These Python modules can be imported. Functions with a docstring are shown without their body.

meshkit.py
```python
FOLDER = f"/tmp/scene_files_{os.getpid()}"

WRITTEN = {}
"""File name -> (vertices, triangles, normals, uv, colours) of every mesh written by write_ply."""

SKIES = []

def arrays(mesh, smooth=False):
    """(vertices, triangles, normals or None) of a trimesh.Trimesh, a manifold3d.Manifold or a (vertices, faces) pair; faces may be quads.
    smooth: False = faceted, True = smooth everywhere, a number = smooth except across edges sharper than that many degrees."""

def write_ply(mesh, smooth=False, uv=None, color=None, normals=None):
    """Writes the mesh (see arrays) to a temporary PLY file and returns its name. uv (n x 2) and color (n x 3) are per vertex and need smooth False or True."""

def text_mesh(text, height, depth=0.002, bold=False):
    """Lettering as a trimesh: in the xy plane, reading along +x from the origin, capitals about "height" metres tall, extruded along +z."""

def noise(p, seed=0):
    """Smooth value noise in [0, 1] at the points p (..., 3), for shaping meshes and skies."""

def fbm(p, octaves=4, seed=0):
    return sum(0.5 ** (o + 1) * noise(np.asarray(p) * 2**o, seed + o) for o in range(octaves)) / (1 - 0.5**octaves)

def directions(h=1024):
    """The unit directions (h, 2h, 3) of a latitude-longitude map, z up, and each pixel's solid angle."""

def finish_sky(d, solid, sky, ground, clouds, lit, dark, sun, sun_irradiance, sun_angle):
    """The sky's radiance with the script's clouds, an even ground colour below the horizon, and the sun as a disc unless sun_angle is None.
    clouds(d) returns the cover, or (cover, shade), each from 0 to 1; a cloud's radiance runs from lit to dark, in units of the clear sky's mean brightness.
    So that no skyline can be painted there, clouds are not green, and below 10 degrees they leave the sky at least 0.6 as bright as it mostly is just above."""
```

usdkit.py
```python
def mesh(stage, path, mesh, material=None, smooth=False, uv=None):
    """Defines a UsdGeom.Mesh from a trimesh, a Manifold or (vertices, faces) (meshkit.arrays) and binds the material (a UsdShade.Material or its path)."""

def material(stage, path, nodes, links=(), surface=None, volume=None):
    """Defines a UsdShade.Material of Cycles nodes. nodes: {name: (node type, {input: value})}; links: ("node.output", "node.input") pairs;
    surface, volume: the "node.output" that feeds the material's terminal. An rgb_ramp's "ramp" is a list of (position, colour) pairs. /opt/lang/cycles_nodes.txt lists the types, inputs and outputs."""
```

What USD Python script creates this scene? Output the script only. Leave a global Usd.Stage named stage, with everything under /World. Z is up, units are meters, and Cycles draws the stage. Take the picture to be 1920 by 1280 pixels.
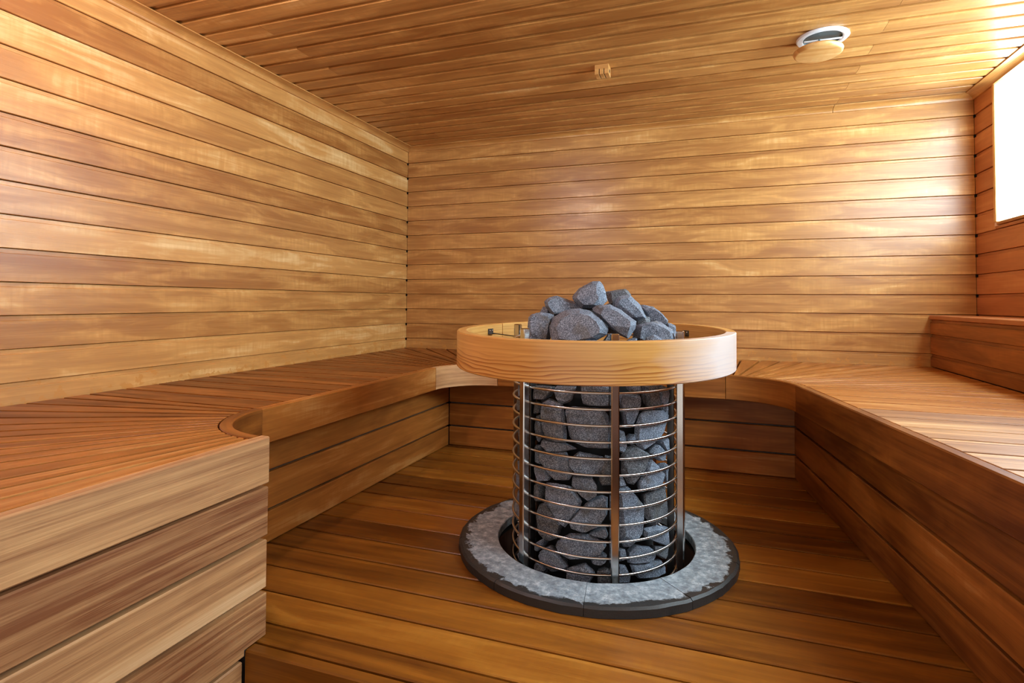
"""Wooden sauna with a round stone-filled tower heater, wrap-around benches and a window on the right."""
import math, random
import numpy as np, trimesh, usdkit, meshkit
from shapely.geometry import Polygon
from pxr import Usd, UsdGeom, UsdLux, UsdShade, Gf, Sdf, Vt

stage = Usd.Stage.CreateInMemory()
UsdGeom.SetStageUpAxis(stage, UsdGeom.Tokens.z)
UsdGeom.SetStageMetersPerUnit(stage, 1.0)
UsdGeom.Xform.Define(stage, '/World')
UsdGeom.Scope.Define(stage, '/World/Looks')

# ------------------------------------------------------------------ camera, light, exposure
EXPOSURE = 0.25
W = 3.856            # room width (x), left wall at x=0, back wall at y=0, z=0 is the deck
YF = -4.75           # wall behind the camera
ZC = 2.19            # ceiling
cam = UsdGeom.Camera.Define(stage, '/World/camera')
yaw, pit, rol = 0.336702, 0.025107, 0.0061026
F_ = np.array([-math.sin(yaw), math.cos(yaw), 0.0]); R_ = np.array([math.cos(yaw), math.sin(yaw), 0.0]); U_ = np.array([0, 0, 1.0])
F2 = F_ * math.cos(pit) + U_ * math.sin(pit); U2 = U_ * math.cos(pit) - F_ * math.sin(pit)
R3 = R_ * math.cos(rol) + U2 * math.sin(rol); U3 = U2 * math.cos(rol) - R_ * math.sin(rol)
CAM = np.array([2.3466, -4.0799, 0.9251])
M = np.eye(4); M[0, :3] = R3; M[1, :3] = U3; M[2, :3] = -F2; M[3, :3] = CAM
cam.AddTransformOp().Set(Gf.Matrix4d(*M.ravel().tolist()))
cam.CreateHorizontalApertureAttr(36.0); cam.CreateFocalLengthAttr(36.0 * 1054.03 / 1920)
cam.CreateVerticalApertureOffsetAttr(-36.0 * 100.7 / 1920)
cam.CreateClippingRangeAttr(Gf.Vec2f(0.05, 100)); cam.CreateExposureAttr(EXPOSURE)

SKY_WINDOW = 14.5     # frosted window pane, overcast daylight
DOOR_FILL = 0.9     # added fill light: glowing panes of a made-up door behind the camera
LAMP = 195.0          # frosted globe on the ceiling above the near bench

# ------------------------------------------------------------------ helpers
rng = random.Random(7)
TAKEN = {}
def numbered(path):
    n = TAKEN.get(path, 0); TAKEN[path] = n + 1
    return path if n == 0 else f'{path}_{n:03d}'
def tag(prim, label=None, cat=None, group=None, kind=None):
    for k, v in (('label', label), ('category', cat), ('group', group), ('kind', kind)):
        if v: prim.SetCustomDataByKey(k, v)
    return prim
def thing(name, label=None, cat=None, group=None, kind=None):
    return tag(UsdGeom.Xform.Define(stage, numbered('/World/' + name)).GetPrim(), label, cat, group, kind)
def part(parent, name, mesh, mat, smooth=False, grain=None, tone=None, label=None, kind=None):
    """One Mesh prim under parent (or /World). grain(v) -> (n,3): along, across, offset in metres, read by the wood materials."""
    base = str(parent.GetPath()) if parent else '/World'
    m = usdkit.mesh(stage, numbered(f'{base}/{name}'), mesh, MAT[mat], smooth=smooth)
    if grain is not None:
        v = np.array(m.GetPointsAttr().Get(), float)
        g = np.asarray(grain(v), np.float32)
        api = UsdGeom.PrimvarsAPI(m)
        api.CreatePrimvar('grain', Sdf.ValueTypeNames.Float3Array, 'vertex').Set(Vt.Vec3fArray.FromNumpy(g))
        t = rng.random() if tone is None else tone
        api.CreatePrimvar('tone', Sdf.ValueTypeNames.FloatArray, 'vertex').Set(Vt.FloatArray([float(t)] * len(v)))
    return tag(m.GetPrim(), label=label, kind=kind)
def affine_grain(o, u, v):
    o, u, v = (np.asarray(x, float) for x in (o, u, v)); n = np.cross(u, v); k = rng.uniform(0, 50); j = rng.uniform(-20, 20)
    return lambda p: np.stack([(p - o) @ u + j, (p - o) @ v + j * .31, (p - o) @ n + k], 1)
def unit(v): v = np.asarray(v, float); return v / np.linalg.norm(v)
def hull(points): return trimesh.convex.convex_hull(np.asarray(points, float))
def cbox(o, u, v, n, L, w, t, c=0.0025):
    """Chamfered box: corner o, edges L along u, w along v, t along n."""
    P = []
    for i in (0, 1):
        for j in (0, 1):
            for k in (0, 1):
                b = np.array([i * L, j * w, k * t]); s = np.array([1 - 2 * i, 1 - 2 * j, 1 - 2 * k]) * c
                for a in range(3):
                    q = b + s; q[a] = b[a]; P.append(q)
    P = np.array(P)
    return hull(np.asarray(o, float) + P[:, :1] * u + P[:, 1:2] * v + P[:, 2:] * n)
def plank(parent, name, o, u, v, n, L, w, t, mat, c=0.0025, tone=None, **kw):
    u, v, n = unit(u), unit(v), unit(n)
    return part(parent, name, cbox(o, u, v, n, L, w, t, c), mat, grain=affine_grain(o, u, v), tone=tone, **kw)
def prism(poly, o, u, v, n, L):
    """Profile polygon in (v,n), extruded by L along u from o."""
    m = trimesh.creation.extrude_polygon(Polygon(poly), L, engine='earcut')
    P = np.array(m.vertices); u, v, n = unit(u), unit(v), unit(n)
    X = np.asarray(o, float) + P[:, :1] * v + P[:, 1:2] * n + P[:, 2:] * u
    f = m.faces if np.dot(np.cross(v, n), u) > 0 else m.faces[:, ::-1]
    return trimesh.Trimesh(X, f, process=False)
def slab_poly(poly, z0, z1, c=0.002):
    """Convex plan polygon as a board with chamfered top edges."""
    P = Polygon(poly); inn = P.buffer(-c, join_style=2)
    a = np.array(P.exterior.coords)[:-1]; b = np.array(inn.exterior.coords)[:-1]
    return hull(np.vstack([np.c_[a, np.full(len(a), z0)], np.c_[a, np.full(len(a), z1 - c)], np.c_[b, np.full(len(b), z1)]]))
def sweep_arc(c, prof, a0, a1, n, z=0.0):
    """Closed profile [(r, z)] swept about the vertical axis at c, from angle a0 to a1 (degrees, a1 > a0); closed ring when 360."""
    full = abs(a1 - a0 - 360) < 1e-6
    A = np.radians(np.linspace(a0, a1, n + 1)); A = A[:-1] if full else A
    P = np.array(prof, float); k = len(P)
    area = sum(P[i][0] * P[(i + 1) % k][1] - P[(i + 1) % k][0] * P[i][1] for i in range(k))
    if area < 0: P = P[::-1]
    V = np.array([[c[0] + r * math.cos(a), c[1] + r * math.sin(a), z + h] for a in A for r, h in P]); F = []
    m = len(A)
    for i in range(m if full else m - 1):
        j = (i + 1) % m
        for s in range(k):
            t = (s + 1) % k; F += [[i * k + s, j * k + s, j * k + t], [i * k + s, j * k + t, i * k + t]]
    if not full:
        for s in range(1, k - 1): F += [[0, s, s + 1], [(m - 1) * k, (m - 1) * k + s + 1, (m - 1) * k + s]]
    F = np.array(F)[:, ::-1]
    t = trimesh.Trimesh(V, F, process=False)
    return t if t.volume > 0 else trimesh.Trimesh(V, F[:, ::-1], process=False)
def arc_grain(c, R):
    k = rng.uniform(0, 50)
    def g(p):
        d = p[:, :2] - np.asarray(c); a = np.unwrap(np.arctan2(d[:, 1], d[:, 0])) if False else np.mod(np.arctan2(d[:, 1], d[:, 0]), 2 * np.pi)
        return np.stack([a * R, p[:, 2], np.hypot(d[:, 0], d[:, 1]) - R + k], 1)
    return g
def tube(points, r, sides=8):

    p = np.asarray(points, float); t = np.gradient(p, axis=0); t /= np.linalg.norm(t, axis=1, keepdims=True)
    a = np.cross(t, np.where(np.abs(t[:, 2:]) < .9, [0, 0, 1.], [1., 0, 0])); a /= np.linalg.norm(a, axis=1, keepdims=True); b = np.cross(t, a)
    g = np.arange(sides) * 2 * np.pi / sides
    V = (p[:, None] + r * (np.cos(g)[None, :, None] * a[:, None] + np.sin(g)[None, :, None] * b[:, None])).reshape(-1, 3)
    F = []; m = len(p)
    for i in range(m - 1):
        for j in range(sides):
            k = (j + 1) % sides; F += [[i * sides + j, i * sides + k, (i + 1) * sides + k], [i * sides + j, (i + 1) * sides + k, (i + 1) * sides + j]]
    for j in range(1, sides - 1): F += [[0, j + 1, j], [(m - 1) * sides, (m - 1) * sides + j, (m - 1) * sides + j + 1]]
    tm = trimesh.Trimesh(V, np.array(F), process=False)
    return tm if tm.volume > 0 else trimesh.Trimesh(V, np.array(F)[:, ::-1], process=False)
def lathe(c, prof, n=64): return sweep_arc((c[0], c[1]), prof, 0, 360, n, c[2])
cat = trimesh.util.concatenate

# ------------------------------------------------------------------ materials
MAT = {}
def wood(name, dark, mid, light, rough=0.42, fig=0.5, grain=0.5, tones=0.35, coat=0.0, ripple=0.35, spec=0.5, stain=False):
    """Planed wood: pores and growth bands along the board, cloudy figure, a tone of its own for every board."""
    N = {
        'g': ('attribute', {'attribute': 'grain'}), 't': ('attribute', {'attribute': 'tone'}),
        'm5': ('mapping', {'scale': (1.5, 62, 20)}), 'n5': ('noise_texture', {'scale': 1.0, 'detail': 3.0, 'roughness': 0.55, 'distortion': 0.25}), 'a5': ('mix_float', {'fac': 0.5}),
        'm1': ('mapping', {'scale': (5.0, 310, 90)}), 'n1': ('noise_texture', {'scale': 1.0, 'detail': 5.0, 'roughness': 0.62}),
        'm2': ('mapping', {'scale': (0.5, 15, 9)}), 'n2': ('noise_texture', {'scale': 1.0, 'detail': 3.0, 'roughness': 0.5, 'distortion': 0.9}),
        'm3': ('mapping', {'scale': (2.4, 13, 4)}), 'n3': ('noise_texture', {'scale': 1.0, 'detail': 3.5, 'roughness': 0.6, 'distortion': 0.7}),
        'm4': ('mapping', {'scale': (46, 6, 4)}), 'n4': ('noise_texture', {'scale': 1.0, 'detail': 2.0, 'roughness': 0.5, 'distortion': 0.6}),
        'w': ('math', {'math_type': 'multiply', 'value2': 9.0}), 'ws': ('math', {'math_type': 'sine'}), 'wr': ('map_range', {'from_min': -1.0, 'from_max': 1.0, 'to_min': 0.0, 'to_max': 1.0}),
        'a1': ('mix_float', {'fac': 0.35}), 'rip': ('math', {'math_type': 'multiply'}), 'ripm': ('map_range', {'from_min': 0.45, 'from_max': 0.75, 'to_min': 0.0, 'to_max': 1.0, 'clamp': True}),
        's1': ('math', {'math_type': 'multiply_add', 'value2': grain * 1.5, 'value3': 0.5 - grain * .75}),
        's2': ('math', {'math_type': 'multiply_add', 'value2': fig}), 's2o': ('math', {'math_type': 'add', 'value2': -0.5 * fig}),
        's3': ('math', {'math_type': 'multiply_add', 'value2': ripple}), 's3o': ('math', {'math_type': 'add', 'value2': -0.25 * ripple}),
        'to': ('math', {'math_type': 'multiply_add', 'value2': tones}), 'too': ('math', {'math_type': 'add', 'value2': -0.5 * tones, 'use_clamp': True}),
        'ramp': ('rgb_ramp', {'ramp': [(0.0, dark), (0.5, mid), (1.0, light)]}),
        'rr': ('map_range', {'from_min': 0.2, 'from_max': 0.8, 'to_min': rough + 0.08, 'to_max': rough - 0.06}),
        'b': ('bump', {'strength': 0.12, 'distance': 0.002}),
        'p': ('principled_bsdf', {'specular_ior_level': spec, 'coat_weight': coat, 'coat_roughness': 0.2}),
    }
    L = [('g.vector', f'm{i}.vector') for i in (1, 2, 3, 4, 5)] + [(f'm{i}.vector', f'n{i}.vector') for i in (1, 2, 3, 4, 5)]
    L += [('n2.fac', 'w.value1'), ('w.value', 'ws.value1'), ('ws.value', 'wr.value'), ('n1.fac', 'a5.a'), ('n5.fac', 'a5.b'), ('a5.result', 'a1.a'), ('wr.result', 'a1.b'),
          ('a1.result', 's1.value1'), ('n3.fac', 's2.value1'), ('s1.value', 's2.value3'), ('s2.value', 's2o.value1'),
          ('n3.fac', 'ripm.value'), ('ripm.result', 'rip.value1'), ('n4.fac', 'rip.value2'), ('rip.value', 's3.value1'), ('s2o.value', 's3.value3'), ('s3.value', 's3o.value1'),
          ('t.fac', 'to.value1'), ('s3o.value', 'to.value3'), ('to.value', 'too.value1'), ('too.value', 'ramp.fac'),
          ('ramp.color', 'p.base_color'), ('n3.fac', 'rr.value'), ('rr.result', 'p.roughness'), ('n1.fac', 'b.height'), ('b.normal', 'p.normal')]
    if stain:       # orange splash marks low on the wall, just above the seat
        N.update({'pos': ('geometry', {}), 'sn': ('noise_texture', {'scale': 19.0, 'detail': 3.0, 'roughness': 0.65}), 'sz': ('separate_xyz', {}), 'sh': ('map_range', {'from_min': 0.56, 'from_max': 0.70, 'to_min': 0.12, 'to_max': -0.06, 'clamp': True}),
                  'sa': ('math', {'math_type': 'add'}), 'sm': ('map_range', {'from_min': 0.66, 'from_max': 0.69, 'to_min': 0.0, 'to_max': 0.75, 'clamp': True}), 'sx': ('mix', {'color2': (0.56, 0.23, 0.045)})})
        L.remove(('ramp.color', 'p.base_color'))
        L += [('pos.position', 'sn.vector'), ('pos.position', 'sz.vector'), ('sz.z', 'sh.value'), ('sn.fac', 'sa.value1'), ('sh.result', 'sa.value2'), ('sa.value', 'sm.value'), ('sm.result', 'sx.fac'), ('ramp.color', 'sx.color1'), ('sx.color', 'p.base_color')]
    MAT[name] = usdkit.material(stage, f'/World/Looks/{name}', N, L, surface='p.BSDF')
def plain(name, color, rough=0.5, metallic=0.0, **kw):
    MAT[name] = usdkit.material(stage, f'/World/Looks/{name}', {'p': ('principled_bsdf', dict(base_color=color, roughness=rough, metallic=metallic, **kw))}, surface='p.BSDF')

wood('alder_panel', (0.34, 0.125, 0.026), (0.63, 0.307, 0.085), (0.88, 0.59, 0.26), rough=0.30, fig=0.55, grain=0.5, tones=0.7, ripple=0.6, spec=0.6)
wood('alder_splashed', (0.34, 0.125, 0.026), (0.63, 0.307, 0.085), (0.88, 0.59, 0.26), rough=0.30, fig=0.55, grain=0.5, tones=0.7, ripple=0.6, spec=0.6, stain=True)
wood('red_panel', (0.32, 0.085, 0.022), (0.55, 0.20, 0.060), (0.76, 0.38, 0.15), rough=0.38, fig=0.5, grain=0.5, tones=0.3, ripple=0.2)  # redder, darker variant of the panel boards
wood('oiled_bench', (0.13, 0.034, 0.005), (0.42, 0.142, 0.024), (0.80, 0.44, 0.15), rough=0.40, fig=0.55, grain=0.6, tones=0.55, ripple=0.2, spec=0.28)
wood('pale_bench', (0.22, 0.075, 0.026), (0.62, 0.325, 0.135), (0.84, 0.55, 0.29), rough=0.40, fig=0.45, grain=1.25, tones=0.55, ripple=0.05)
wood('deck', (0.11, 0.030, 0.003), (0.32, 0.112, 0.012), (0.56, 0.25, 0.036), rough=0.33, fig=0.6, grain=0.6, tones=0.5, ripple=0.2, spec=0.35)
plain('backing', (0.03, 0.02, 0.014), 0.9)
plain('dark_gap', (0.10, 0.085, 0.075), 0.7)
plain('steel', (0.60, 0.58, 0.56), 0.17, 1.0)
plain('steel_wire', (0.62, 0.60, 0.58), 0.22, 1.0)
plain('dark_metal', (0.12, 0.115, 0.11), 0.35, 1.0)
plain('core', (0.012, 0.012, 0.013), 0.8)
plain('white_enamel', (0.80, 0.80, 0.82), 0.3)
plain('zinc', (0.55, 0.62, 0.60), 0.3, 1.0)
plain('duct', (0.06, 0.085, 0.09), 0.4)
plain('slot_black', (0.012, 0.010, 0.008), 0.8)
plain('pit', (0.10, 0.04, 0.02), 0.8)

# fir of the guard ring: growth lines run round it, denser and wavier towards the lower edge
MAT['fir'] = usdkit.material(stage, '/World/Looks/fir', {
    'g': ('attribute', {'attribute': 'grain'}),
    'mw': ('mapping', {'scale': (1.3, 7.0, 3.0)}), 'nw': ('noise_texture', {'scale': 1.0, 'detail': 3.0, 'roughness': 0.55}),
    'sx': ('separate_xyz', {}), 'v': ('math', {'math_type': 'multiply_add', 'value2': 75.0}), 'k': ('math', {'math_type': 'multiply', 'value2': 9.0}),
    'band': ('math', {'math_type': 'fraction'}), 'vv': ('math', {'math_type': 'multiply', 'value2': 1.0}),
    'br': ('rgb_ramp', {'ramp': [(0.0, (0.74, 0.39, 0.115)), (0.45, (0.70, 0.34, 0.085)), (0.78, (0.50, 0.19, 0.038)), (0.92, (0.38, 0.11, 0.022)), (1.0, (0.72, 0.37, 0.105))]}),
    'mf': ('mapping', {'scale': (3.0, 160, 60)}), 'nf': ('noise_texture', {'scale': 1.0, 'detail': 4.0}),
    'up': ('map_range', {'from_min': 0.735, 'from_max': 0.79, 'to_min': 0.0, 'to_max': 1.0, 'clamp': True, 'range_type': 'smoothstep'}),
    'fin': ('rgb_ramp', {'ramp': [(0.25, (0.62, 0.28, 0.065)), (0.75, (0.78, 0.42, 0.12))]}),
    'mx': ('mix', {'fac': 0.5}), 'fx': ('mix', {'mix_type': 'multiply', 'fac': 0.25}), 'fr': ('rgb_ramp', {'ramp': [(0.3, (0.7, 0.6, 0.55)), (0.7, (1, 1, 1))]}),
    'bl': ('map_range', {'from_min': 1.80, 'from_max': 2.12, 'to_min': -0.25, 'to_max': 0.75, 'clamp': False}), 'nb': ('noise_texture', {'scale': 1.0, 'detail': 3.0}), 'mb': ('mapping', {'scale': (5, 22, 5)}), 'bs': ('math', {'math_type': 'multiply_add', 'value2': 0.5}), 'bc': ('map_range', {'from_min': 0.1, 'from_max': 0.9, 'to_min': 0.0, 'to_max': 0.80, 'clamp': True}), 'mz': ('mix', {'color2': (0.76, 0.68, 0.66)}), 'p': ('principled_bsdf', {'roughness': 0.29, 'coat_weight': 0.15, 'coat_roughness': 0.25})},  # pale window sheen painted into the right end of the ring
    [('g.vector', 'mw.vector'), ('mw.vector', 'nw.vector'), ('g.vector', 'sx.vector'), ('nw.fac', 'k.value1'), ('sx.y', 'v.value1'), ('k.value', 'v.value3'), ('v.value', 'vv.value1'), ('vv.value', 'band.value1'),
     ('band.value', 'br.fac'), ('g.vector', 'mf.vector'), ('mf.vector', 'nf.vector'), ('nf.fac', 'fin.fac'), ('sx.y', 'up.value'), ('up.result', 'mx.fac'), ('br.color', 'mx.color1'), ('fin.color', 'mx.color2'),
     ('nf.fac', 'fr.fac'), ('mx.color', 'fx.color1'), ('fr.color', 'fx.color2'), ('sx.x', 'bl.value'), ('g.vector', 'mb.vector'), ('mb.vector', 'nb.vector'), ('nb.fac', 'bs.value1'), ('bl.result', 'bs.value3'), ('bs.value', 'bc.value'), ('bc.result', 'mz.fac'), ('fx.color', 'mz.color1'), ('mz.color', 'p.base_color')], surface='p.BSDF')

def rock(name, dark, mid, light, stain):
    MAT[name] = usdkit.material(stage, f'/World/Looks/{name}', {
        'c': ('geometry', {}), 'n': ('noise_texture', {'scale': 250.0, 'detail': 3.0, 'roughness': 0.7}), 'n2': ('noise_texture', {'scale': 26.0, 'detail': 4.0, 'roughness': 0.6}), 'n3': ('noise_texture', {'scale': 14.0, 'detail': 3.0}),
        'r': ('rgb_ramp', {'ramp': [(0.36, dark), (0.50, mid), (0.66, light)]}), 'r2': ('rgb_ramp', {'ramp': [(0.3, (0.62, 0.62, 0.64)), (0.7, (1.12, 1.1, 1.08))]}),
        'mm': ('mix', {'mix_type': 'multiply', 'fac': 0.8}), 'r3': ('map_range', {'from_min': 0.60, 'from_max': 0.68, 'to_min': 0.0, 'to_max': 0.55, 'clamp': True}), 'ms': ('mix', {'color2': stain}),
        'ad': ('math', {'math_type': 'multiply_add', 'value2': 0.5}), 'b': ('bump', {'strength': 0.6, 'distance': 0.004}), 'p': ('principled_bsdf', {'roughness': 0.72, 'specular_ior_level': 0.45})},
        [('c.position', 'n.vector'), ('c.position', 'n2.vector'), ('c.position', 'n3.vector'), ('n.fac', 'r.fac'), ('n2.fac', 'r2.fac'), ('r.color', 'mm.color1'), ('r2.color', 'mm.color2'), ('n3.fac', 'r3.value'), ('r3.result', 'ms.fac'),
         ('mm.color', 'ms.color1'), ('ms.color', 'p.base_color'), ('n.fac', 'ad.value1'), ('n2.fac', 'ad.value3'), ('ad.value', 'b.height'), ('b.normal', 'p.normal')], surface='p.BSDF')
rock('granite', (0.075, 0.088, 0.112), (0.165, 0.192, 0.24), (0.42, 0.47, 0.56), (0.11, 0.095, 0.075))
rock('granite_dark', (0.045, 0.046, 0.05), (0.105, 0.11, 0.122), (0.30, 0.31, 0.33), (0.09, 0.075, 0.055))

SC = (1.930, -1.914)   # centre of the heater
MAT['slate'] = usdkit.material(stage, '/World/Looks/slate', {
    'c': ('geometry', {}), 'sub': ('vector_math', {'math_type': 'subtract', 'vector2': (SC[0], SC[1], 0.0)}), 'flat': ('vector_math', {'math_type': 'multiply', 'vector2': (1, 1, 0)}), 'len': ('vector_math', {'math_type': 'length'}),
    'n1': ('noise_texture', {'scale': 38.0, 'detail': 5.0, 'roughness': 0.65}), 'n2': ('noise_texture', {'scale': 14.0, 'detail': 5.0, 'roughness': 0.65, 'distortion': 0.4}), 'n3': ('noise_texture', {'scale': 130.0, 'detail': 4.0, 'roughness': 0.7}),
    'r': ('rgb_ramp', {'ramp': [(0.32, (0.17, 0.205, 0.235)), (0.52, (0.32, 0.38, 0.42)), (0.70, (0.60, 0.66, 0.69))]}),
    'ed': ('math', {'math_type': 'multiply_add', 'value2': 0.13}), 'edm': ('map_range', {'from_min': 0.548, 'from_max': 0.556, 'to_min': 0.0, 'to_max': 1.0, 'clamp': True}), 'mx': ('mix', {'color2': (0.026, 0.025, 0.024)}),
    'fi': ('rgb_ramp', {'ramp': [(0.35, (0.7, 0.7, 0.7)), (0.7, (1.15, 1.15, 1.15))]}), 'mm': ('mix', {'mix_type': 'multiply', 'fac': 0.8}), 'b': ('bump', {'strength': 0.35, 'distance': 0.003}), 'p': ('principled_bsdf', {'roughness': 0.45})},
    [('c.position', 'sub.vector1'), ('sub.vector', 'flat.vector1'), ('flat.vector', 'len.vector1'), ('c.position', 'n1.vector'), ('c.position', 'n2.vector'), ('c.position', 'n3.vector'), ('n1.fac', 'r.fac'),
     ('n2.fac', 'ed.value1'), ('len.value', 'ed.value3'), ('ed.value', 'edm.value'), ('edm.result', 'mx.fac'), ('r.color', 'mm.color1'), ('n3.fac', 'fi.fac'), ('fi.color', 'mm.color2'), ('mm.color', 'mx.color1'), ('mx.color', 'p.base_color'), ('n3.fac', 'b.height'), ('b.normal', 'p.normal')], surface='p.BSDF')
def glow(name, color, strength, tex=None):
    N = {'e': ('emission', {'color': color, 'strength': strength})}; L = []
    if tex:
        N.update({'c': ('geometry', {}), 'n': ('noise_texture', {'scale': tex, 'detail': 4.0, 'roughness': 0.6, 'distortion': 0.4}), 'r': ('rgb_ramp', {'ramp': [(0.3, tuple(0.86 * np.array(color))), (0.6, color)]})})
        L = [('c.position', 'n.vector'), ('n.fac', 'r.fac'), ('r.color', 'e.color')]
    MAT[name] = usdkit.material(stage, f'/World/Looks/{name}', N, L, surface='e.emission')
glow('frosted_pane', (0.66, 0.87, 1.0), SKY_WINDOW, 22.0)
glow('door_fill_glow', (1.0, 0.93, 0.86), DOOR_FILL)
glow('globe_glow', (0.98, 0.88, 1.0), LAMP)

# ------------------------------------------------------------------ the room shell
X_, Y_, Z_ = np.eye(3)
P = 0.12                      # pitch of the wall boards
Z0 = 2.065                    # first joint under the cornice
WALL = [(-.1189, -.019), (-.1189, -.0020), (-.1172, 0), (-.0190, 0), (-.0170, -.002), (-.0166, -.0080), (-.002, -.0080), (-.0005, -.0095), (-.0005, -.019)]
def wall_board(parent, o, u, n, L, top, height=P, mat='alder_panel', tone=None):
    """One tongue-and-groove board: face, rebate along its upper edge, open joint under it."""
    prof = [(max(v, -height + .0011), d) for v, d in WALL]
    o = np.asarray(o, float) + Z_ * top
    part(parent, 'board', prism(prof, o, u, Z_, n, L), mat, grain=affine_grain(o, unit(u), Z_), tone=tone)
ZB = 0.548                    # seat height
def rows(z_top, z_bot):
    k = -1
    while Z0 - P * k > z_bot + .005:
        top = Z0 - P * k
        if top <= z_top + .001: yield top, min(P, top - z_bot)
        k += 1
wl = thing('wall_left', 'left wall of golden horizontal tongue and groove boards', kind='structure')
part(wl, 'backing', cbox((-.06, YF, -.2), X_, Y_, Z_, .04, -YF + .03, 2.45, .001), 'backing')
TL = [.72, .22, .78, .50, .58, .24, .36, .46, .74, .30, .46, .40, .66, .70, .6]
for i, (top, h) in enumerate(rows(Z0 + P, .40)): wall_board(wl, (0, YF, 0), Y_, X_, -YF, top, h, 'alder_splashed' if top < .75 else 'alder_panel', tone=TL[i])
wb = thing('wall_back', 'back wall of warm horizontal boards behind the heater', kind='structure')
part(wb, 'backing', cbox((-.06, .02, -.2), X_, Y_, Z_, W + .12, .04, 2.45, .001), 'backing')
TB = [.50, .42, .36, .44, .50, .34, .52, .40, .54, .42, .46, .44, .30, .50, .5]
for i, (top, h) in enumerate(rows(Z0 + P, .40)): wall_board(wb, (W - .002, 0, 0), -X_, -Y_, W - .004, top, h, 'alder_splashed' if top < .70 else 'alder_panel', tone=TB[i])
# right wall with the window opening
WY0, WY1, WZ = -3.60, -0.235, 1.385
wr = thing('wall_right', 'right wall of reddish boards around the window', kind='structure')
part(wr, 'backing', cat([cbox((W + .02, WY1 + .02, -.2), X_, Y_, Z_, .06, .28, 2.45, .001), cbox((W + .02, YF, -.2), X_, Y_, Z_, .06, -YF + .03, 1.57, .001), cbox((W + .02, YF, 1.3), X_, Y_, Z_, .06, WY0 - YF - .02, .95, .001)]), 'backing')
for top, h in rows(Z0 + P, .40):
    if top - h > WZ - .05:
        hh = h
        wall_board(wr, (W, 0, 0), -Y_, -X_, -WY1, top, hh, 'red_panel')
        wall_board(wr, (W, WY0, 0), -Y_, -X_, WY0 - YF, top, hh, 'red_panel')
    else: wall_board(wr, (W, 0, 0), -Y_, -X_, -YF, top, h, 'red_panel')
wf = thing('wall_front', 'entrance wall of horizontal boards around the added glowing door', kind='structure')
part(wf, 'backing', cat([cbox((-.06, YF - .06, -.2), X_, Y_, Z_, .46, .04, 2.45, .001), cbox((3.50, YF - .06, -.2), X_, Y_, Z_, W - 3.44, .04, 2.45, .001), cbox((.4, YF - .06, 1.95), X_, Y_, Z_, 3.1, .04, .3, .001)]), 'backing')
for top, h in rows(Z0 + P, -.2):
    if top > 1.97: wall_board(wf, (0, YF, 0), X_, Y_, W, top, h)
    else: wall_board(wf, (0, YF, 0), X_, Y_, .36, top, h); wall_board(wf, (3.54, YF, 0), X_, Y_, W - 3.54, top, h)
dr = thing('added_door_1', 'added door and side panes glowing as fill light in the unseen entrance wall', kind='structure')  # invented out of view so that its panes give fill light
for x in (.36, 1.26, 2.34, 3.49): plank(dr, 'added_door_jamb', (x, YF - .03, -.2), Z_, X_, Y_, 2.13, .05, .05, 'alder_panel')
plank(dr, 'added_door_head', (.41, YF - .03, 1.88), X_, Z_, Y_, 3.08, .05, .05, 'alder_panel')
for x, w in ((.41, .85), (1.31, 1.03), (2.39, 1.10)): part(dr, 'pane', cbox((x, YF - .015, -.19), X_, Y_, Z_, w, .01, 2.07, .001), 'door_fill_glow')
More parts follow.
